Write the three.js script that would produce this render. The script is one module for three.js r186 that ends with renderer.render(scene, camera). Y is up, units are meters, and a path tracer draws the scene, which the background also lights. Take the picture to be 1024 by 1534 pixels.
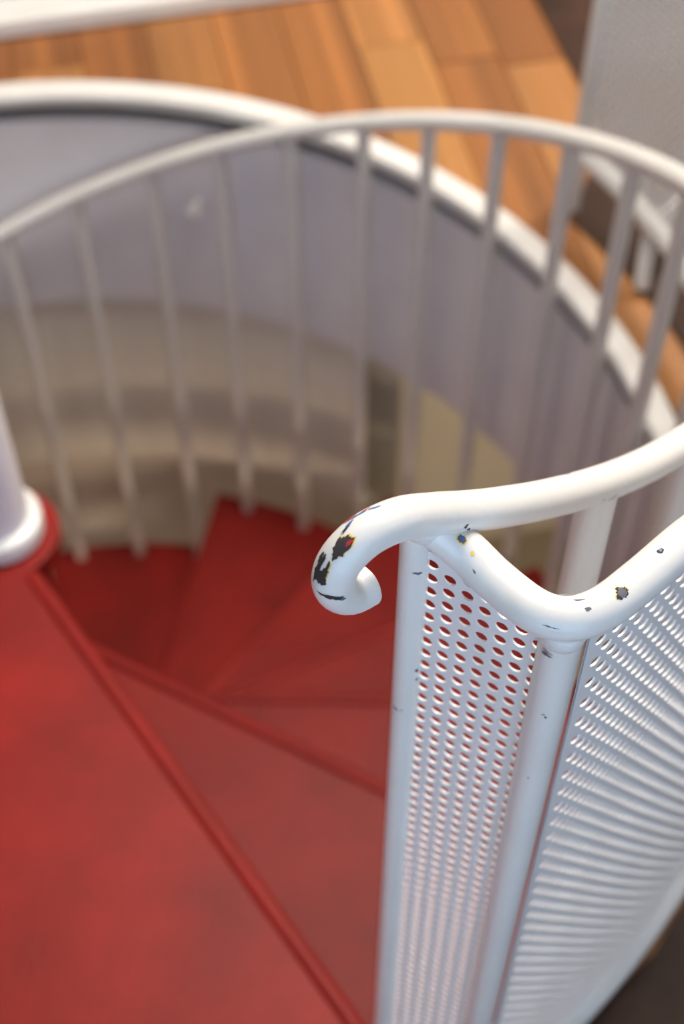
import * as THREE from 'three';
import { mergeGeometries } from 'three/addons/utils/BufferGeometryUtils.js';
import { RectAreaLightUniformsLib } from 'three/addons/lights/RectAreaLightUniformsLib.js';

// ---------------------------------------------------------------- camera, sky, lights, exposure
const scene = new THREE.Scene();
const D = Math.PI / 180;
const camera = new THREE.PerspectiveCamera(2 * Math.atan(767 / 2290) / D, 1024 / 1534, 0.05, 60);
camera.position.set(0, 1.65, 0);
camera.rotation.set(-53.265 * D, 0, 0);
camera.focus = 0.815;
camera.userData.fStop = 4.8;
const renderer = new THREE.WebGLRenderer({ antialias: true });
renderer.toneMapping = THREE.LinearToneMapping;
renderer.toneMappingExposure = 0.9;
renderer.shadowMap.enabled = true;
renderer.shadowMap.type = THREE.PCFSoftShadowMap;
RectAreaLightUniformsLib.init();
scene.background = new THREE.Color().setRGB(0.60, 0.84, 1.14);      // clear daylight sky, seen only through the window behind the camera
scene.backgroundIntensity = 3.8;
// ceiling lamps, added fill lamps among them: [x, forward, y, width, depth, colour, radiance, name, label]
const LAMPS = [
  [-0.14, 1.45, 2.6, 0.5, 0.5, 0xfff6ea, 24, 'square white ceiling lamp above the stair opening'],
  [0.42, 1.78, 2.6, 0.6, 0.6, 0xfff3e4, 66, 'square white ceiling lamp above the perforated guard railing'],
  [1.5, 2.6, 2.6, 0.6, 0.6, 0xfff3e4, 55, 'added unseen square white fill lamp above the dark floor sheet'],  // added out of view to brighten the far panel and boards
  [1.2, 2.0, -0.46, 0.6, 0.6, 0xffe6c4, 9, 'added unseen square warm fill lamp on the lower storey, beside the curved band'],  // added out of view to lift the dark wall of the lower storey
  [0.02, 0.02, -0.46, 0.5, 0.5, 0xffe3bf, 62, 'square warm ceiling lamp on the lower storey, close to the red landing'],
];

// ---------------------------------------------------------------- helpers
let seed = 7;
const rnd = () => { seed = (seed * 1664525 + 1013904223) >>> 0; return seed / 4294967296; };
const taken = {};
const numbered = (n) => { taken[n] = (taken[n] ?? -1) + 1; return taken[n] ? `${n}_${String(taken[n]).padStart(3, '0')}` : n; };
function fin(o) { o.castShadow = true; o.receiveShadow = true; return o; }
function obj(name, geo, mat, parent = scene) {
  const g = Array.isArray(geo) ? mergeGeometries(geo.map((q) => (q.index ? q.toNonIndexed() : q))) : geo;
  const m = fin(new THREE.Mesh(g, mat)); m.name = parent === scene ? numbered(name) : name; parent.add(m); return m;
}
function thing(name, label, category, kind) {
  const g = new THREE.Group(); g.name = numbered(name); scene.add(g);
  g.userData = { label, category }; if (kind) g.userData.kind = kind; return g;
}
function tag(o, label, category, kind) { o.userData.label = label; o.userData.category = category; if (kind) o.userData.kind = kind; return o; }
// plan coordinates (x right, f forward) and height to a point
const V = (x, f, h) => new THREE.Vector3(x, h, -f);
const CX = -0.4552, CF = 1.1985;                                    // axis of the spiral stair
const pol = (r, deg, h) => V(CX + r * Math.cos(deg * D), CF + r * Math.sin(deg * D), h);

// tileable fractal noise
function noiseTile(n, base, oct, s) {
  const out = new Float32Array(n * n); let amp = 1, tot = 0;
  for (let o = 0; o < oct; o++) {
    const c = base << o; const g = new Float32Array(c * c); let k = s * 9301 + o * 49297 + 17;
    for (let i = 0; i < g.length; i++) { k = (k * 1664525 + 1013904223) >>> 0; g[i] = k / 4294967296; }
    for (let y = 0; y < n; y++) for (let x = 0; x < n; x++) {
      const fx = x / n * c, fy = y / n * c, ix = Math.floor(fx), iy = Math.floor(fy);
      let tx = fx - ix, ty = fy - iy; tx = tx * tx * (3 - 2 * tx); ty = ty * ty * (3 - 2 * ty);
      const a = g[iy % c * c + ix % c], b = g[iy % c * c + (ix + 1) % c], d = g[(iy + 1) % c * c + ix % c], e = g[(iy + 1) % c * c + (ix + 1) % c];
      out[y * n + x] += amp * (a + (b - a) * tx + (d - a) * ty + (a - b - d + e) * tx * ty);
    }
    tot += amp; amp *= 0.5;
  }
  for (let i = 0; i < out.length; i++) out[i] /= tot;
  return out;
}
function tex(n, fn, size, srgb) {                                   // fn(i, x, y) -> [r, g, b] 0..255; size = metres covered
  const d = new Uint8Array(n * n * 4);
  for (let y = 0; y < n; y++) for (let x = 0; x < n; x++) { const c = fn(y * n + x, x, y); const i = (y * n + x) * 4; d[i] = c[0]; d[i + 1] = c[1]; d[i + 2] = c[2]; d[i + 3] = 255; }
  const t = new THREE.DataTexture(d, n, n); t.wrapS = t.wrapT = THREE.RepeatWrapping; t.magFilter = THREE.LinearFilter; t.minFilter = THREE.LinearMipmapLinearFilter; t.generateMipmaps = true;
  t.repeat.set(1 / size[0], 1 / size[1]); if (srgb) t.colorSpace = THREE.SRGBColorSpace; t.needsUpdate = true; return t;
}
const cl = (v) => Math.max(0, Math.min(255, v));
const nA = noiseTile(256, 4, 5, 1), nB = noiseTile(256, 8, 4, 2), nC = noiseTile(256, 32, 2, 3);
const bumpPaint = tex(256, (i) => { const v = cl(255 * (0.75 * nB[i] + 0.25 * nC[i])); return [v, v, v]; }, [0.09, 0.09]);
const bumpFine = tex(256, (i) => { const v = cl(255 * nC[i]); return [v, v, v]; }, [0.12, 0.12]);
const whiteMap = tex(256, (i) => { const k = 0.97 + 0.06 * (nA[i] - 0.5); return [cl(250 * k), cl(249 * k), cl(247 * k)]; }, [0.3, 0.3], true);
const redMap = tex(256, (i) => { const k = 0.9 + 0.34 * (nA[i] - 0.5) + 0.12 * (nB[i] - 0.5); return [cl(228 * k), cl(224 * k), cl(226 * k)]; }, [0.55, 0.55], true);
const redRough = tex(256, (i) => { const v = cl(255 * (0.34 + 0.5 * (nA[i] - 0.3))); return [v, v, v]; }, [0.4, 0.4]);
const beigeMap = tex(256, (i) => { const k = 0.97 + 0.1 * (nA[i] - 0.5); return [cl(255 * k), cl(253 * k), cl(250 * k)]; }, [1.2, 1.2], true);
const woodMap = tex(512, (i, x, y) => {
  const s = nB[((y >> 5) & 255) * 256 + (x & 255)] - 0.5, w = nA[((y >> 4) & 255) * 256 + ((x >> 1) & 255)] - 0.5;
  const q = nC[((y >> 3) & 255) * 256 + (x & 255)] - 0.5, k = 0.82 + 0.5 * w + 0.3 * s + 0.12 * q;
  return [cl(255 * k), cl(250 * k - 8 * w), cl(240 * k - 30 * w)];
}, [0.5, 2.2], true);
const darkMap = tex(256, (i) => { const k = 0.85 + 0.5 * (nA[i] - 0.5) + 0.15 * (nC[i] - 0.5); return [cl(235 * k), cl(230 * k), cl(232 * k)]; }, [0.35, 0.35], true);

const lin = (r, g, b) => new THREE.Color().setRGB(r, g, b);
const M = {
  white: new THREE.MeshPhysicalMaterial({ color: lin(0.76, 0.765, 0.77), map: whiteMap, roughness: 0.42, clearcoat: 0.5, clearcoatRoughness: 0.2, bumpMap: bumpPaint, bumpScale: 0.0003 }),
  sheet: new THREE.MeshPhysicalMaterial({ color: lin(0.68, 0.69, 0.71), roughness: 0.4, clearcoat: 0.3, clearcoatRoughness: 0.3 }),
  red: new THREE.MeshPhysicalMaterial({ color: lin(0.30, 0.010, 0.006), map: redMap, roughness: 0.52, specularIntensity: 0.5, bumpMap: bumpFine, bumpScale: 0.0004 }),
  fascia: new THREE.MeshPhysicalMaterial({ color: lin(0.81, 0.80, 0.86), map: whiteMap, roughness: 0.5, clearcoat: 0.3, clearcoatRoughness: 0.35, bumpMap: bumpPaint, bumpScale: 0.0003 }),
  wall: new THREE.MeshStandardMaterial({ color: lin(0.70, 0.68, 0.64), map: beigeMap, roughness: 0.9 }),
  stone: new THREE.MeshStandardMaterial({ color: lin(0.3, 0.27, 0.22), map: beigeMap, roughness: 0.7 }),
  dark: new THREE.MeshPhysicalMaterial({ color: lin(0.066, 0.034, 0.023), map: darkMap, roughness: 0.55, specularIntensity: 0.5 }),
  gap: new THREE.MeshStandardMaterial({ color: lin(0.05, 0.03, 0.02), roughness: 0.9 }),
  chipDark: new THREE.MeshStandardMaterial({ color: lin(0.028, 0.022, 0.024), roughness: 0.75, bumpMap: bumpFine, bumpScale: 0.0004 }),
  chipGrey: new THREE.MeshStandardMaterial({ color: lin(0.11, 0.11, 0.15), roughness: 0.7, bumpMap: bumpFine, bumpScale: 0.0004 }),
  chipBlue: new THREE.MeshStandardMaterial({ color: lin(0.05, 0.15, 0.42), roughness: 0.5 }),
  chipRed: new THREE.MeshStandardMaterial({ color: lin(0.42, 0.02, 0.03), roughness: 0.5 }),
  chipYellow: new THREE.MeshStandardMaterial({ color: lin(0.75, 0.55, 0.09), roughness: 0.5 }),
};
const WOOD = [[0.43, 0.19, 0.062], [0.37, 0.15, 0.046], [0.52, 0.25, 0.084], [0.31, 0.12, 0.036], [0.46, 0.21, 0.072]]
  .map((c) => new THREE.MeshPhysicalMaterial({ color: lin(...c), map: woodMap, roughness: 0.42, clearcoat: 0.3, clearcoatRoughness: 0.3 }));

// swept round tube along points, radius a number or one per point; rounded ends
function sweep(pts, rad, seg = 16, capA = true, capB = true) {
  const n = pts.length, R = (i) => (typeof rad === 'number' ? rad : rad[i]);
  const T = pts.map((p, i) => pts[Math.min(n - 1, i + 1)].clone().sub(pts[Math.max(0, i - 1)]).normalize());
  let N = new THREE.Vector3(0, 1, 0); if (Math.abs(T[0].y) > 0.9) N.set(1, 0, 0);
  const rings = []; let len = 0; const frames = [];
  for (let i = 0; i < n; i++) {
    N = N.clone().addScaledVector(T[i], -N.dot(T[i])).normalize();
    const B = T[i].clone().cross(N);
    if (i) len += pts[i].distanceTo(pts[i - 1]);
    frames.push({ p: pts[i], N, B, T: T[i], r: R(i), s: len });
  }
  const all = [];
  const push = (f, off, rr, dn) => all.push({ f, off, rr, dn });
  const C = 4;
  if (capA) for (let k = 0; k < C; k++) { const a = (1 - k / C) * Math.PI / 2; push(frames[0], -Math.sin(a) * R(0) * 0.35, Math.cos(a) * R(0), -Math.sin(a)); }
  for (const f of frames) push(f, 0, f.r, 0);
  if (capB) for (let k = 1; k <= C; k++) { const a = k / C * Math.PI / 2; push(frames[n - 1], Math.sin(a) * R(n - 1) * 0.35, Math.cos(a) * R(n - 1), Math.sin(a)); }
  const P = [], Nn = [], U = [], I = [];
  for (const { f, off, rr, dn } of all) for (let j = 0; j <= seg; j++) {
    const a = j / seg * Math.PI * 2, d = f.N.clone().multiplyScalar(Math.cos(a)).addScaledVector(f.B, Math.sin(a));
    const q = f.p.clone().addScaledVector(f.T, off).addScaledVector(d, rr); P.push(q.x, q.y, q.z);
    const nn = d.clone().multiplyScalar(Math.sqrt(Math.max(0, 1 - dn * dn))).addScaledVector(f.T, dn).normalize(); Nn.push(nn.x, nn.y, nn.z);
    U.push(f.s + off, a * f.r);
  }
  for (let i = 0; i < all.length - 1; i++) for (let j = 0; j < seg; j++) { const a = i * (seg + 1) + j, b = a + seg + 1; I.push(a, a + 1, b, b, a + 1, b + 1); }
  const g = new THREE.BufferGeometry();
  g.setAttribute('position', new THREE.Float32BufferAttribute(P, 3)); g.setAttribute('normal', new THREE.Float32BufferAttribute(Nn, 3)); g.setAttribute('uv', new THREE.Float32BufferAttribute(U, 2)); g.setIndex(I);
  g.userData = {}; sweep.frames = frames;
  return g;
}
const smooth = (pts, n) => new THREE.CatmullRomCurve3(pts, false, 'centripetal').getSpacedPoints(n);
function blob(c, r, sx = 1, sy = 1, sz = 1) { const g = new THREE.SphereGeometry(r, 20, 14); g.scale(sx, sy, sz); g.translate(c.x, c.y, c.z); return g; }
// flat plate from plan points [x, f], top at y1, bottom at y0
function plate(pts, y0, y1, bevel = 0, holes = []) {
  const s = new THREE.Shape(pts.map((p) => new THREE.Vector2(p[0], p[1])));
  for (const h of holes) s.holes.push(new THREE.Path(h.map((p) => new THREE.Vector2(p[0], p[1]))));
  const g = new THREE.ExtrudeGeometry(s, { depth: y1 - y0 - 2 * bevel, bevelEnabled: bevel > 0, bevelThickness: bevel, bevelSize: bevel, bevelOffset: -bevel, bevelSegments: 2, curveSegments: 1 });
  g.rotateX(-Math.PI / 2); g.translate(0, y0 + bevel, 0); return g;
}
const arc = (r, a0, a1, n) => Array.from({ length: n + 1 }, (_, i) => { const a = (a0 + (a1 - a0) * i / n) * D; return [CX + r * Math.cos(a), CF + r * Math.sin(a)]; });
const circle = (r, n) => arc(r, 0, 360 * (n - 1) / n, n - 1);
// ring wall / band: lathe about the stair axis
function band(profile, a0, a1, n) {                                 // profile: closed list of [r, y]
  const P = [], U = [], I = []; const m = profile.length;
  let per = 0; const pl = profile.map((p, i) => { if (i) per += Math.hypot(p[0] - profile[i - 1][0], p[1] - profile[i - 1][1]); return per; });
  const parts = [];
  for (let k = 0; k < m - 1; k++) {
    const g = new THREE.BufferGeometry(); const p = [], u = [], ix = [];
    for (let i = 0; i <= n; i++) for (const e of [k, k + 1]) { const a = a0 + (a1 - a0) * i / n; const q = pol(profile[e][0], a, profile[e][1]); p.push(q.x, q.y, q.z); u.push(a * D, pl[e]); }
    for (let i = 0; i < n; i++) { const a = i * 2; ix.push(a, a + 2, a + 1, a + 1, a + 2, a + 3); }
    g.setAttribute('position', new THREE.Float32BufferAttribute(p, 3)); g.setAttribute('uv', new THREE.Float32BufferAttribute(u, 2)); g.setIndex(ix); g.computeVertexNormals(); parts.push(g.toNonIndexed());
  }
  return mergeGeometries(parts);
}
// a chip in the paint: a thin irregular patch that hugs a tube; s along, phi round, size along and across in mm
function chip(parent, frames, s, phi, L, W, rot, sd, mat, lift = 0.00012, rough = 0.45) {
  const at = (q) => { let i = 0; while (i < frames.length - 2 && frames[i + 1].s < q) i++; const a = frames[i], b = frames[i + 1], t = (q - a.s) / (b.s - a.s); return { p: a.p.clone().lerp(b.p, t), N: a.N.clone().lerp(b.N, t).normalize(), B: a.B.clone().lerp(b.B, t).normalize(), r: a.r }; };
  const n = 34, rg = 5, P = [], N = [], I = [], hash = (k) => { const v = Math.sin(k * 127.1 + sd * 311.7) * 43758.5; return v - Math.floor(v); };
  const edge = Array.from({ length: n }, (_, j) => { const a = j / n * 7, i = Math.floor(a), t = a - i, u = t * t * (3 - 2 * t); return 1 + rough * ((hash(i % 7) * (1 - u) + hash((i + 1) % 7) * u) * 1.6 - 0.8) + rough * 0.8 * (hash(j + 20) - 0.5); });
  const add = (x, y) => {
    const c = Math.cos(rot), q = Math.sin(rot), ds = (x * c - y * q) / 1000, dt = (x * q + y * c) / 1000, f = at(s + ds), a = phi + dt / f.r;
    const d = f.N.clone().multiplyScalar(Math.cos(a)).addScaledVector(f.B, Math.sin(a)), p = f.p.clone().addScaledVector(d, f.r + lift); P.push(p.x, p.y, p.z); N.push(d.x, d.y, d.z); return P.length / 3 - 1;
  };
  add(0, 0);
  for (let k = 1; k <= rg; k++) for (let j = 0; j < n; j++) { const a = j / n * 2 * Math.PI, e = k / rg * edge[j] * 0.5; add(Math.cos(a) * L * e, Math.sin(a) * W * e); }
  for (let j = 0; j < n; j++) { const w = (j + 1) % n; I.push(0, 1 + w, 1 + j); for (let k = 0; k < rg - 1; k++) { const a = 1 + k * n + j, b = 1 + k * n + w; I.push(a, b, a + n, b, b + n, a + n); } }
  const q0 = new THREE.Vector3(...P.slice(0, 3)), q1 = new THREE.Vector3(...P.slice(I[1] * 3, I[1] * 3 + 3)).sub(q0), q2 = new THREE.Vector3(...P.slice(I[2] * 3, I[2] * 3 + 3)).sub(q0);
  if (q1.cross(q2).dot(new THREE.Vector3(...N.slice(0, 3))) < 0) for (let k = 0; k < I.length; k += 3) [I[k + 1], I[k + 2]] = [I[k + 2], I[k + 1]];
  const g = new THREE.BufferGeometry(); g.setAttribute('position', new THREE.Float32BufferAttribute(P, 3)); g.setAttribute('normal', new THREE.Float32BufferAttribute(N, 3));
  g.setAttribute('uv', new THREE.Float32BufferAttribute(Array.from({ length: P.length / 3 }, (_, i) => [P[i * 3] + P[i * 3 + 2], P[i * 3 + 1]]).flat(), 2)); g.setIndex(I);
  return obj('paint_chip', g, mat, parent);
}
const upright = (x, f, r) => [0, 1.2].map((y) => ({ p: V(x, f, y), N: new THREE.Vector3(0, 0, 1), B: new THREE.Vector3(1, 0, 0), r, s: y }));   // phi 0 faces the near side
const bx = (x0, x1, f0, f1, y0, y1) => { const g = new THREE.BoxGeometry(x1 - x0, y1 - y0, f1 - f0); g.translate((x0 + x1) / 2, (y0 + y1) / 2, -(f0 + f1) / 2); return g; };

// ---------------------------------------------------------------- the setting: two storeys round the stair opening
const LOW = -2.56, CEIL = 2.62, SLAB = -0.44;
const X0 = -3.2, X1 = 3.2, F0 = -1.3, F1 = 4.6;
const structure = (name, geo, mat, label, cat) => tag(obj(name, geo, mat), label, cat, 'structure');
const TURN = 12 * D;
{
  // floor: slab with the round opening, boards one by one, dark sheet
  const fl = thing('floor', 'orange wooden board floor round the stair opening', 'floor', 'structure');
  const rect = [[X0, F0], [X1, F0], [X1, F1], [X0, F1]];
  obj('floor_slab', plate(rect, SLAB, -0.018, 0, [circle(0.94, 96).reverse()]), M.gap, fl);
  const ct = Math.cos(TURN), st = Math.sin(TURN), ca = CX * ct + CF * st, cb = -CX * st + CF * ct;
  const inside = (a, b) => { const x = a * ct - b * st, f = a * st + b * ct; return x > X0 + 0.02 && x < X1 - 0.02 && f > F0 + 0.02 && f < F1 - 0.02; };
  const W = 0.118, RO = 0.944, G = 0.0012;
  for (let i = -14; i < 22; i++) {
    const a0 = i * W + 0.02 + G, a1 = (i + 1) * W + 0.02 - G; let b = -1.6 - rnd() * 0.8;
    while (b < 4.4) {
      const L = 0.55 + rnd() * 0.75, b0 = b + G, b1 = b + L - G; b += L;
      const mat = WOOD[Math.floor(rnd() * 5)], dy = -rnd() * 0.0012, ou = rnd() * 0.5, ov = rnd() * 2.2;
      if (![[a0, b0], [a1, b0], [a0, b1], [a1, b1]].every((q) => inside(...q))) continue;
      if (b1 < -0.6 || a0 > 2.1 || a1 < -1.6) continue;
      const N = 8, up = [], dn = [];
      let cut = false;
      for (let k = 0; k <= N; k++) {
        const a = a0 + (a1 - a0) * k / N, d2 = RO * RO - (a - ca) ** 2;
        const h = d2 > 0 ? Math.sqrt(d2) : 0;
        if (d2 > 0 && cb + h > b0 && cb - h < b1) cut = true;
        up.push([a, d2 > 0 ? Math.min(b1, Math.max(b0, cb + h)) : Math.max(b0, Math.min(b1, cb))]); dn.push([a, d2 > 0 ? Math.max(b0, Math.min(b1, cb - h)) : Math.max(b0, Math.min(b1, cb))]);
      }
      const polys = [];
      if (!cut) polys.push([[a0, b0], [a1, b0], [a1, b1], [a0, b1]]);
      else {
        if (up.some((q) => q[1] < b1 - 0.004)) polys.push([...up.map((q) => [q[0], Math.min(q[1], b1 - 0.001)]), [a1, b1], [a0, b1]]);
        if (dn.some((q) => q[1] > b0 + 0.004)) polys.push([[a0, b0], [a1, b0], ...dn.map((q) => [q[0], Math.max(q[1], b0 + 0.001)]).reverse()]);
      }
      for (const pg of polys) {
        const g = plate(pg, -0.02 + dy, dy); const uv = g.attributes.uv;
        for (let k = 0; k < uv.count; k++) uv.setXY(k, uv.getX(k) + ou, uv.getY(k) + ov);
        const m = obj('floor_board', g, mat, fl); m.rotation.y = TURN;
      }
    }
  }
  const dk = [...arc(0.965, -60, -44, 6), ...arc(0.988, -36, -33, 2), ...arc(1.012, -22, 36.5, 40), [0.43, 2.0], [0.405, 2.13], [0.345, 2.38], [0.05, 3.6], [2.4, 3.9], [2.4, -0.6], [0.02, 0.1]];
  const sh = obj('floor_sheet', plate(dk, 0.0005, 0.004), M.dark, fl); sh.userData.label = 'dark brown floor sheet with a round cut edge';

  structure('ceiling', bx(X0, X1, F0, F1, CEIL, CEIL + 0.15), M.wall, 'plain white ceiling over the upper storey', 'ceiling');
  structure('wall_left', bx(X0 - 0.2, X0, F0 - 0.2, F1 + 0.2, LOW, CEIL + 0.15), M.wall, 'plain white side wall beyond the red landing', 'wall');
  structure('wall_right', bx(X1, X1 + 0.2, F0 - 0.2, F1 + 0.2, LOW, CEIL + 0.15), M.wall, 'plain white side wall beyond the dark floor covering', 'wall');
  structure('wall_far', bx(X0, X1, F1, F1 + 0.2, LOW, CEIL + 0.15), M.wall, 'plain white end wall beyond the wooden boards', 'wall');
  // wall behind the photographer with a window to the sky
  const wx0 = -1.2, wx1 = 1.3, wy0 = 0.6, wy1 = 2.2;
  structure('wall_near', [bx(X0, wx0, F0 - 0.2, F0, LOW, CEIL + 0.15), bx(wx1, X1, F0 - 0.2, F0, LOW, CEIL + 0.15), bx(wx0, wx1, F0 - 0.2, F0, LOW, wy0), bx(wx0, wx1, F0 - 0.2, F0, wy1, CEIL + 0.15)], M.wall, 'white wall holding the wide window', 'wall');
  const win = thing('window_1', 'wide white framed window opposite the stair', 'window', 'structure');
  obj('window_frame', [bx(wx0, wx1, F0 - 0.14, F0 - 0.08, wy0, wy0 + 0.05), bx(wx0, wx1, F0 - 0.14, F0 - 0.08, wy1 - 0.05, wy1), ...[0, 0.5, 1].map((t) => { const x = wx0 + (wx1 - wx0 - 0.05) * t; return bx(x, x + 0.05, F0 - 0.14, F0 - 0.08, wy0, wy1); })], M.white, win);
  const pane = new THREE.MeshPhysicalMaterial({ color: 0xffffff, transmission: 1, thickness: 0, roughness: 0, ior: 1.5 });
  for (const t of [0, 1]) { const w = (wx1 - wx0) / 2; obj('window_pane', bx(wx0 + w * t + 0.03, wx0 + w * (t + 1) - 0.03, F0 - 0.112, F0 - 0.108, wy0 + 0.04, wy1 - 0.04), pane, win); }
  structure('floor', bx(X0, X1, F0, F1, LOW - 0.15, LOW), M.stone, 'dull stone floor of the lower storey', 'floor');
  // lower storey wall close behind the stair, with a ledge line
  const wl = new THREE.Group(); wl.name = 'wall_back'; scene.add(wl); wl.position.set(CX, 0, -CF); wl.rotation.y = TURN;
  wl.userData = { label: 'off-white straight wall behind the curved wall of the lower flight', category: 'wall', kind: 'structure' };
  obj('wall_face', bx(-2.2, 2.6, 1.6, 1.75, LOW, SLAB), M.wall, wl);
  
}
// rim of the opening and the metal band below it
structure('trim_1', band([[0.903, -0.014], [0.902, 0.004], [0.906, 0.009], [0.94, 0.009], [0.945, 0.004], [0.945, -0.014], [0.903, -0.014]], -52, 205, 160), M.white, 'off-white painted metal rim round the stair opening', 'trim');
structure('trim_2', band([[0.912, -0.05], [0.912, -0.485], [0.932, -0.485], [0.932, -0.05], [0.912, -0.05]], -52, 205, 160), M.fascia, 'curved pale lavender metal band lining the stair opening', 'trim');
structure('wall_round', band([[0.925, -0.486], [0.925, -0.98], [0.965, -0.985], [0.965, LOW], [1.06, LOW], [1.06, -0.486], [0.925, -0.486]], 57, 215, 120), M.wall, 'curved off-white plaster wall close behind the lower flight', 'wall');
{ // small knob on the band
  const k = thing('wall_knob', 'small cream knob on the curved lavender band', 'knob');
  const a = pol(0.911, 77.6, -0.215), b = pol(0.885, 77.6, -0.215);
  obj('knob_stem', sweep([a, b], 0.006, 10), M.white, k); obj('knob_head', blob(b, 0.013, 1.1, 0.9, 1.1), M.white, k);
}
// white beam lying across the boards
{
  const o = thing('floor_beam', 'white painted steel beam across the boards beyond the stair opening', 'beam');
  o.position.set(-0.595, 0, -2.258); o.rotation.y = 12.6 * D;
  const s = new THREE.Shape(); const c = 0.006, w = 0.075, h = 0.04;
  s.moveTo(c, 0); s.lineTo(w - c, 0); s.lineTo(w, c); s.lineTo(w, h - c); s.lineTo(w - c, h); s.lineTo(c, h); s.lineTo(0, h - c); s.lineTo(0, c);
  const g = new THREE.ExtrudeGeometry(s, { depth: 2.6, bevelEnabled: false }); g.rotateY(Math.PI / 2); g.translate(-1.6, 0.0005, 0);
  obj('beam_body', g, M.white, o);
  obj('beam_lip', bx(-1.6, 1.0, w - 0.014, w, h, h + 0.012), M.white, o);
}
// ceiling lamps and the added fill lamps
LAMPS.forEach(([x, f, y, w, d, col, rad, label]) => {
  const o = thing('ceiling_lamp', label, 'lamp'); o.position.set(x, y, -f);
  const top = y > 0 ? CEIL - y : SLAB - y;
  obj('lamp_frame', [bx(-w / 2 - 0.03, w / 2 + 0.03, -d / 2 - 0.03, -d / 2, 0, top), bx(-w / 2 - 0.03, w / 2 + 0.03, d / 2, d / 2 + 0.03, 0, top), bx(-w / 2 - 0.03, -w / 2, -d / 2, d / 2, 0, top), bx(w / 2, w / 2 + 0.03, -d / 2, d / 2, 0, top)], M.white, o);
  const em = new THREE.MeshStandardMaterial({ color: 0xffffff, emissive: col, emissiveIntensity: 3, roughness: 0.6 });
  obj('lamp_diffuser', bx(-w / 2, w / 2, -d / 2, d / 2, top * 0.5, top * 0.8), em, o);
  const L = new THREE.RectAreaLight(col, rad, w, d); L.position.set(0, top * 0.5 - 0.004, 0); L.rotation.x = -Math.PI / 2; o.add(L);
});

// ---------------------------------------------------------------- the spiral staircase
const STEP = 26.5, RISE = 0.2135, A1 = -54.5;
const treadTop = (deg) => { const k = Math.floor((deg - A1) / STEP) + 1; return deg < A1 ? 0 : -k * RISE; };
{
  const st = thing('spiral_staircase', 'red steel spiral staircase turning round a pale central column', 'staircase');
  const col = obj('column', [sweep([V(CX, CF, LOW), V(CX, CF, 1.08)], 0.044, 32, false, true)], M.fascia, st);  // lavender paint puts the bluish reflection on the column into its colour
  const lathe = new THREE.LatheGeometry([[0.044, 0.004], [0.058, 0.004], [0.0595, 0.008], [0.0595, 0.03], [0.056, 0.036], [0.044, 0.038]].map((p) => new THREE.Vector2(...p)), 40);
  lathe.translate(CX, 0, -CF); const cr = obj('collar', lathe, M.white, col); cr.userData.label = 'white collar ring at the foot of the column';
  const RT = 0.9;
  const nosing = (r0, r1, a, y) => {                                // rounded front lip, a little proud of the plate
    const p = sweep([pol(r0, a, y - 0.006), pol(r1, a, y - 0.006)], 0.0115, 12); return p;
  };
  const flange = (r0, r1, a, y0, y1) => plate([...arc(r0, a - 0.35, a + 0.35, 1), ...arc(r1, a + 0.25, a - 0.25, 1)], y0, y1);
  // landing at floor level
  const landPts = [...arc(0.085, -54.5, 20, 12).reverse().slice(0, 0), ...arc(0.944, -150, A1, 40), ...arc(0.078, A1, 40, 8), ...arc(0.078, 60, 200, 8)];
  const la = obj('landing', [plate(landPts, -0.03, 0, 0.003), flange(0.09, 0.93, A1 - 0.6, -0.07, -0.02)], M.red, st);
  obj('nosing', nosing(0.086, 0.935, A1, 0), M.red, la);
  for (let i = 1; i <= 11; i++) {
    const a0 = A1 + (i - 1) * STEP, a1 = a0 + STEP, y = -i * RISE;
    const pts = [...arc(RT, a0 - 4, a1, 18), ...arc(0.056, a1, a0 + 356, 22)];
    const hub = new THREE.CylinderGeometry(0.0485, 0.0485, RISE - 0.03, 24, 1, true); hub.translate(CX, y + (RISE - 0.03) / 2, -CF);
    const tr = obj('tread', [plate(pts, y - 0.012, y, 0.002), flange(0.06, RT - 0.01, a1 - 0.6, y - 0.05, y - 0.008), flange(0.09, RT - 0.01, a0 - 3.6, y - 0.05, y - 0.008), hub], M.red, st);
    obj('nosing', nosing(0.086, RT - 0.004, a1, y), M.red, tr);
  }
}

// ---------------------------------------------------------------- stair railing: helical handrail with hook end, balusters
const RH = 0.874, H0 = 0.5452, KH = 0.4617;
const railH = (deg) => {                                            // the helix, a little steeper over its first steps
  const x = Math.min(1, Math.max(0, (-40 - deg) / 15)), y = Math.min(1, Math.max(0, (-5 - deg) / 35));
  return H0 - KH * deg * D + 0.020 * x * x - 0.007 * y * y * (3 - 2 * y);
};
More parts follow.
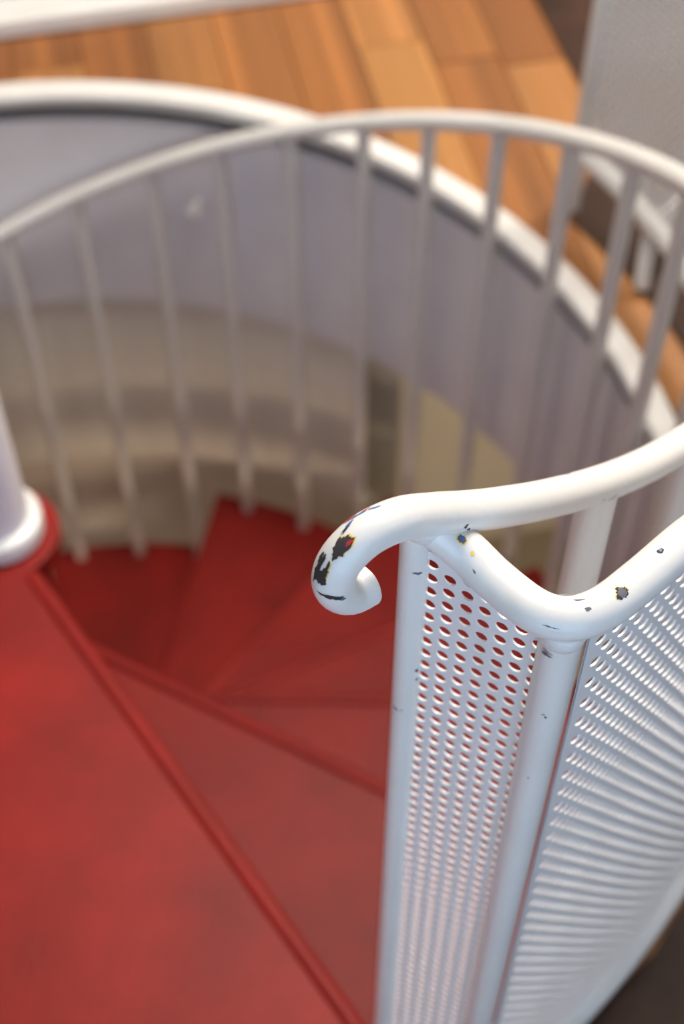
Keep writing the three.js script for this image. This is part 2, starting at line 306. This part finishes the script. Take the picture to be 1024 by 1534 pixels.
// chips: [s, phi, along mm, across mm, turn, seed, material, lift]
const K = { d: M.chipDark, g: M.chipGrey, b: M.chipBlue, r: M.chipRed, y: M.chipYellow };
const RAIL_CHIPS = [
  [0.0590, -2.94, 10.6, 6.6, -0.35, 31, K.y, 0.00008, 0.6], [0.0586, -2.95, 10.2, 6.2, -0.35, 31, K.d, 0.00012, 0.6], [0.0627, -2.86, 4.4, 2.2, -0.1, 33, K.r, 0.0002, 0.7],
  [0.0467, 2.95, 11.0, 5.0, 0.1, 35, K.d, 0.00012, 0.5], [0.0448, -2.95, 5.0, 6.5, 0.2, 36, K.d, 0.00013, 0.5], [0.0478, -2.85, 7.6, 4.2, -0.2, 37, K.d, 0.00014, 0.6], [0.0476, -2.78, 8.0, 3.8, -0.2, 37, K.y, 0.00007, 0.6],
  [0.0512, 2.80, 3.8, 2.2, 0.3, 39, K.d, 0.00012, 0.6],
  [0.0652, 2.76, 6.6, 2.0, -0.35, 41, K.b, 0.0001, 0.6], [0.0648, 2.82, 5.2, 1.6, -0.35, 42, K.d, 0.00016, 0.6], [0.0690, 2.40, 6.4, 2.6, 0.15, 43, K.r, 0.00014, 0.6], [0.0722, 2.50, 6.0, 1.7, 0.1, 44, K.b, 0.00016, 0.7], [0.0752, 2.46, 4.6, 1.5, 0.25, 45, K.r, 0.00018, 0.7], [0.0782, 2.66, 4.6, 1.5, 0.3, 46, K.b, 0.0002, 0.7],
  [0.0374, -2.38, 2.2, 10.0, 0.12, 48, K.d, 0.00012, 0.7], [0.0352, -1.78, 2.4, 3.0, 0.1, 49, K.g, 0.00012, 0.8], [0.0362, -2.0, 1.2, 4.2, 0.1, 50, K.d, 0.00013, 0.8],
  [0.1350, -1.62, 2.6, 3.0, 0.2, 52, K.d, 0.00012, 0.9], [0.1392, -1.42, 2.6, 1.6, 0.4, 53, K.d, 0.00012, 0.8], [0.2523, 2.46, 7.0, 1.6, 0.1, 54, K.b, 0.0001, 0.9], [0.2779, -1.59, 3.0, 1.2, 0.1, 55, K.b, 0.0001, 0.8],
];
const GUARD_CHIPS = [
  [0.0249, 0.27, 6.6, 5.6, 0.4, 3, K.y, 0.00008, 0.6], [0.0249, 0.27, 5.4, 4.4, 0.4, 3, K.g], [0.0252, 0.22, 3.2, 2.6, 0.2, 5, K.b, 0.00017],
  [0.0365, 0.48, 3.0, 2.0, 0.5, 8, K.y], [0.1306, 0.33, 8.2, 7.2, 0, 11, K.y, 0.00008], [0.1306, 0.37, 7.6, 7.0, 0, 11, K.d, 0.00012], [0.1304, 0.40, 5.6, 5.0, 0.3, 12, K.g, 0.00018],
  [0.1652, 0.03, 3.6, 2.8, 0.3, 14, K.d], [0.1654, 0.0, 1.8, 1.6, 0.3, 15, K.b, 0.00017], [0.1093, 0.36, 3.4, 2.4, 0.2, 17, K.g], [0.1069, -0.19, 5.0, 1.0, 0.2, 18, K.g, 0.00012, 0.8],
  [0.0453, 1.0, 2.6, 1.0, 0.4, 19, K.g, 0.00012, 0.8], [0.0925, 1.15, 6.0, 0.7, 0.1, 20, K.g, 0.00012, 0.9],
];
const NEWEL_CHIPS = [[0.945, 0.18, 2.0, 4.0, 0.2, 21, K.g, 0.00012, 0.7], [0.836, 0.72, 5.4, 2.6, -0.3, 22, K.d, 0.00012, 0.6], [0.826, 0.7, 3.0, 1.8, -0.3, 23, K.d, 0.00012, 0.6], [0.788, -0.72, 1.8, 4.4, 0.2, 24, K.d, 0.00012, 0.7], [0.790, -0.3, 1.4, 2.2, 0.2, 25, K.g]];
const CORNER_CHIPS = [[0.8743, -0.2, 2.0, 1.7, 0, 26, K.d], [0.8765, -0.36, 1.2, 1.0, 0, 27, K.d], [0.8765, -0.28, 0.9, 0.8, 0, 28, K.d], [0.797, -0.4, 1.5, 1.2, 0, 29, K.d], [0.9405, -0.75, 2.6, 5.5, 0, 30, K.g, 0.0017, 0.8]];
const NEWEL = { x: 0.0405, f: 0.492 };
{
  const sr = thing('stair_railing', 'white tubular stair handrail with a hooked end winding down on upright bars', 'railing');
  const hx = [], hr = [];
  // hook in the vertical plane of the rail's start
  const O = pol(RH, -55.2, railH(-55.2) + 0.002), dx = -0.819, df = -0.574;
  const hook = [[0.0365, -0.0365], [0.0465, -0.0355], [0.055, -0.0265], [0.0585, -0.012], [0.0535, 0.002], [0.039, 0.0105], [0.018, 0.008]].map(([s, z]) => new THREE.Vector3(O.x + dx * s, O.y + z, O.z - df * s));
  const ctrl = [...hook, ...[-54.8, -53.5, -52, -50].map((a) => pol(RH, a, railH(a)))];
  const hp = smooth(ctrl, 70);
  for (const q of hp) { hx.push(q); hr.push(0.0118); }
  for (let a = -49; a <= 215; a += 1.5) { hx.push(pol(RH, a, railH(a))); hr.push(0.0118 + 0.0028 * Math.min(1, Math.max(0, (a + 36) / 40))); }
  const hg = sweep(hx, hr, 28);
  const railFrames = sweep.frames;
  const rail = obj('handrail', hg, M.white, sr);
  for (const c of RAIL_CHIPS) chip(rail, railFrames, ...c);
  const cyl = new THREE.CylinderGeometry(1, 1, 1, 20, 1);
  const angs = [-45.4, -36.4, -27.3, -18.2, -9.1, 0.2, 10.4, 19.9, 29.2, 38.8, 47.8, 55.9, 64.9, 73.6, 81.9, 91.2, 100.2, 109.2, 118.2, 127.2, 136.2, 145.2, 154.2, 163.2, 172.2, 181.2, 190.2, 199.2, 208.2];
  for (const a of angs) {
    const y1 = railH(a) - (a < -30 ? 0.002 : 0.006), y0 = treadTop(a), r = a < -30 ? 0.0124 : 0.0118;
    const m = obj('baluster', cyl, M.white, sr); m.scale.set(r, y1 - y0, r); const q = pol(RH, a, (y0 + y1) / 2); m.position.copy(q);
  }
}

// ---------------------------------------------------------------- guard railing on the upper floor: perforated sheet between tubes
{
  const gr = thing('guard_railing', 'white tubular guard railing with perforated metal panels round the stair opening', 'railing');
  const GH = 0.966, rg = (a) => 0.958 + 0.072 * Math.min(1, Math.max(0, (a + 48) / 85)), AE = 37.6;
  const bend = [[0.042, 0.494, 0.986], [0.0670, 0.480, 0.9715], [0.0825, 0.465], [0.1023, 0.4455], [0.1128, 0.4405], [0.1224, 0.4398], [0.1385, 0.4462], [0.1616, 0.465], [0.188, 0.4895]].map((q) => V(q[0], q[1], q[2] ?? GH));
  const path = [...smooth([...bend, ...[-45, -42].map((a) => pol(rg(a), a, GH))], 60)];
  for (let a = -41; a <= AE; a += 1.5) path.push(pol(rg(a), a, GH));
  path.push(pol(rg(AE), AE, GH));
  const hg = sweep(path, 0.0122, 28);
  const guardFrames = sweep.frames;
  const hr = obj('handrail', [hg, blob(V(0.046, 0.491, 0.984), 0.0130, 1.15, 1, 1.05)], M.white, gr);
  // posts
  const CP = { x: 0.1195, f: 0.4435 };
  const post = (x, f, y0, y1, r, name = 'post') => obj(name, sweep([V(x, f, y0), V(x, f, y1)], r, 24, false, false), M.white, gr);
  const n1 = post(NEWEL.x, NEWEL.f, -0.02, 0.986, 0.0088, 'newel_post');
  const c1 = post(CP.x, CP.f, 0.0, GH, 0.0122, 'corner_post');
  obj('weld', blob(V(CP.x, CP.f, 0.949), 0.0136, 1, 0.9, 1), M.white, c1);
  for (const a of [-7, AE]) { const q = pol(rg(a), a, 0); post(q.x, -q.z, 0.006, GH, 0.0135); }
  for (const c of GUARD_CHIPS) chip(hr, guardFrames, ...c);
  const uN = upright(NEWEL.x, NEWEL.f, 0.0088), uC = upright(CP.x, CP.f, 0.0122);
  for (const c of NEWEL_CHIPS) chip(n1, uN, ...c);
  for (const c of CORNER_CHIPS) chip(c1, uC, ...c);
  // bottom rails
  const YB = (a) => 0.035 + 0.085 * Math.min(1, Math.max(0, (a + 33) / 56));
  const bp = []; for (let a = -51; a <= AE; a += 1.2) bp.push(pol(rg(a), a, YB(a)));
  obj('bottom_rail', sweep(bp, bp.map((_, i) => 0.0135 + 0.003 * Math.min(1, i / 40)), 18), M.white, gr);
  obj('bottom_rail', sweep([V(NEWEL.x, NEWEL.f, 0.035), V(CP.x, CP.f, 0.035)], 0.010, 16), M.white, gr);
  // foot brackets
  for (const a of [27.5, 14, -25]) {
    const y = YB(a);
    obj('foot_bracket', [sweep([pol(rg(a) + 0.10, a + 1.4, y), pol(rg(a), a, y), pol(rg(a) - 0.012, a - 1.2, 0.012)], 0.0125, 14), blob(pol(rg(a), a, y), 0.02)], M.white, gr);
  }
  // perforated sheets
  function perforated(at, len, y0, y1, dia, pitch, seg, t, rowwise) { // at(u) -> {p: point at height 0, n: normal, tg: direction}; holes staggered at 60 degrees in upright columns, or in level rows
    const P = [], N = [], I = [], r = dia / 2;
    const vert = (u, v, side, nrm) => { const { p, n, tg } = at(u); const q = p.clone().addScaledVector(n, side * t / 2); P.push(q.x, v, q.z); const m = nrm ? tg.clone().multiplyScalar(nrm[0]).add(new THREE.Vector3(0, nrm[1], 0)) : n.clone().multiplyScalar(side); N.push(m.x, m.y, m.z); return P.length / 3 - 1; };
    const quad = (a, b, c, d, flip) => { if (flip) I.push(a, c, b, a, d, c); else I.push(a, b, c, a, c, d); };
    const rectq = (ua, ub, va, vb) => {
      if (vb - va < 1e-5 || ub - ua < 1e-5) return; const k = Math.max(1, Math.ceil((ub - ua) / 0.02));
      for (let i = 0; i < k; i++) { const a = ua + (ub - ua) * i / k, b = ua + (ub - ua) * (i + 1) / k; for (const s of [1, -1]) quad(vert(a, va, s), vert(b, va, s), vert(b, vb, s), vert(a, vb, s), s < 0); }
    };
    const cw = rowwise ? pitch : pitch * 0.866, ch = rowwise ? pitch * 0.866 : pitch;
    const cols = Math.floor((len - 0.001) / cw), rows = Math.floor((y1 - y0) / ch), u0 = (len - cols * cw) / 2, v0 = y0 + (y1 - y0 - rows * ch) / 2;
    const ang = [], ca = Math.atan2(ch, cw), corners = [ca, Math.PI - ca, Math.PI + ca, 2 * Math.PI - ca, 2 * Math.PI + ca], per = seg / 4;
    for (let c = 0; c < 4; c++) for (let k = 0; k < per; k++) ang.push(corners[c] + (corners[c + 1] - corners[c]) * k / per);
    const hole = (um, vm) => {
      for (const s of [1, -1]) {
        const inn = [], out = [];
        for (const a of ang) {
          const cc = Math.cos(a), ss = Math.sin(a), e = Math.min(cw / 2 / Math.max(1e-6, Math.abs(cc)), ch / 2 / Math.max(1e-6, Math.abs(ss)));
          inn.push(vert(um + r * cc, vm + r * ss, s)); out.push(vert(um + e * cc, vm + e * ss, s));
        }
        for (let q = 0; q < seg; q++) { const w = (q + 1) % seg; quad(inn[q], out[q], out[w], inn[w], s < 0); }
      }
      const A = [], B = [];
      for (const a of ang) { const cc = Math.cos(a), ss = Math.sin(a); A.push(vert(um + r * cc, vm + r * ss, 1, [-cc, -ss])); B.push(vert(um + r * cc, vm + r * ss, -1, [-cc, -ss])); }
      for (let q = 0; q < seg; q++) { const w = (q + 1) % seg; quad(A[q], A[w], B[w], B[q], false); }
    };
    if (rowwise) {
      rectq(0, len, y0, v0); rectq(0, len, v0 + rows * ch, y1);
      for (let k = 0; k < rows; k++) {
        const va = v0 + k * ch, off = k % 2 ? cw / 2 : 0, nc = k % 2 ? cols - 1 : cols;
        rectq(0, u0 + off, va, va + ch); rectq(u0 + off + nc * cw, len, va, va + ch);
        for (let c = 0; c < nc; c++) hole(u0 + off + (c + 0.5) * cw, va + ch / 2);
      }
    } else {
      rectq(0, u0, y0, y1); rectq(u0 + cols * cw, len, y0, y1);
      for (let c = 0; c < cols; c++) {
        const ua = u0 + c * cw, off = c % 2 ? ch / 2 : 0, nr = c % 2 ? rows - 1 : rows;
        rectq(ua, ua + cw, y0, v0 + off); rectq(ua, ua + cw, v0 + off + nr * ch, y1);
        for (let k = 0; k < nr; k++) hole(ua + cw / 2, v0 + off + (k + 0.5) * ch);
      }
    }
    const g = new THREE.BufferGeometry();
    g.setAttribute('position', new THREE.Float32BufferAttribute(P, 3)); g.setAttribute('normal', new THREE.Float32BufferAttribute(N, 3)); g.setIndex(I);
    g.setAttribute('uv', new THREE.Float32BufferAttribute(new Float32Array(P.length / 3 * 2), 2));
    return g;
  }
  const straight = (A, B) => { const d = B.clone().sub(A); const len = d.length(); d.normalize(); const n = new THREE.Vector3(d.z, 0, -d.x).multiplyScalar(-1); return [(u) => ({ p: A.clone().addScaledVector(d, u), n, tg: d }), len]; };
  const curved = (a0, a1) => {
    const rm = (rg(a0) + rg(a1)) / 2, len = rm * (a1 - a0) * D;
    return [(u) => { const a = a0 + (a1 - a0) * u / len; return { p: pol(rg(a), a, 0), n: new THREE.Vector3(Math.cos(a * D), 0, -Math.sin(a * D)), tg: new THREE.Vector3(-Math.sin(a * D), 0, -Math.cos(a * D)) }; }, len];
  };
  const DIA = 0.0084, PITCH = 0.0133;
  let [f1, l1] = straight(V(NEWEL.x, NEWEL.f, 0), V(CP.x, CP.f, 0));
  obj('perforated_panel', perforated(f1, l1, 0.035, 0.962, DIA, PITCH, 16, 0.0014), M.sheet, gr);
  let [f2, l2] = curved(-52, -7);
  obj('perforated_panel', perforated(f2, l2, 0.045, 0.962, DIA, PITCH, 16, 0.0014, true), M.sheet, gr);
  let [f3, l3] = curved(-7, AE);
  obj('perforated_panel', perforated(f3, l3, 0.12, 0.962, DIA, PITCH, 8, 0.0014, true), M.sheet, gr);
}

renderer.render(scene, camera);
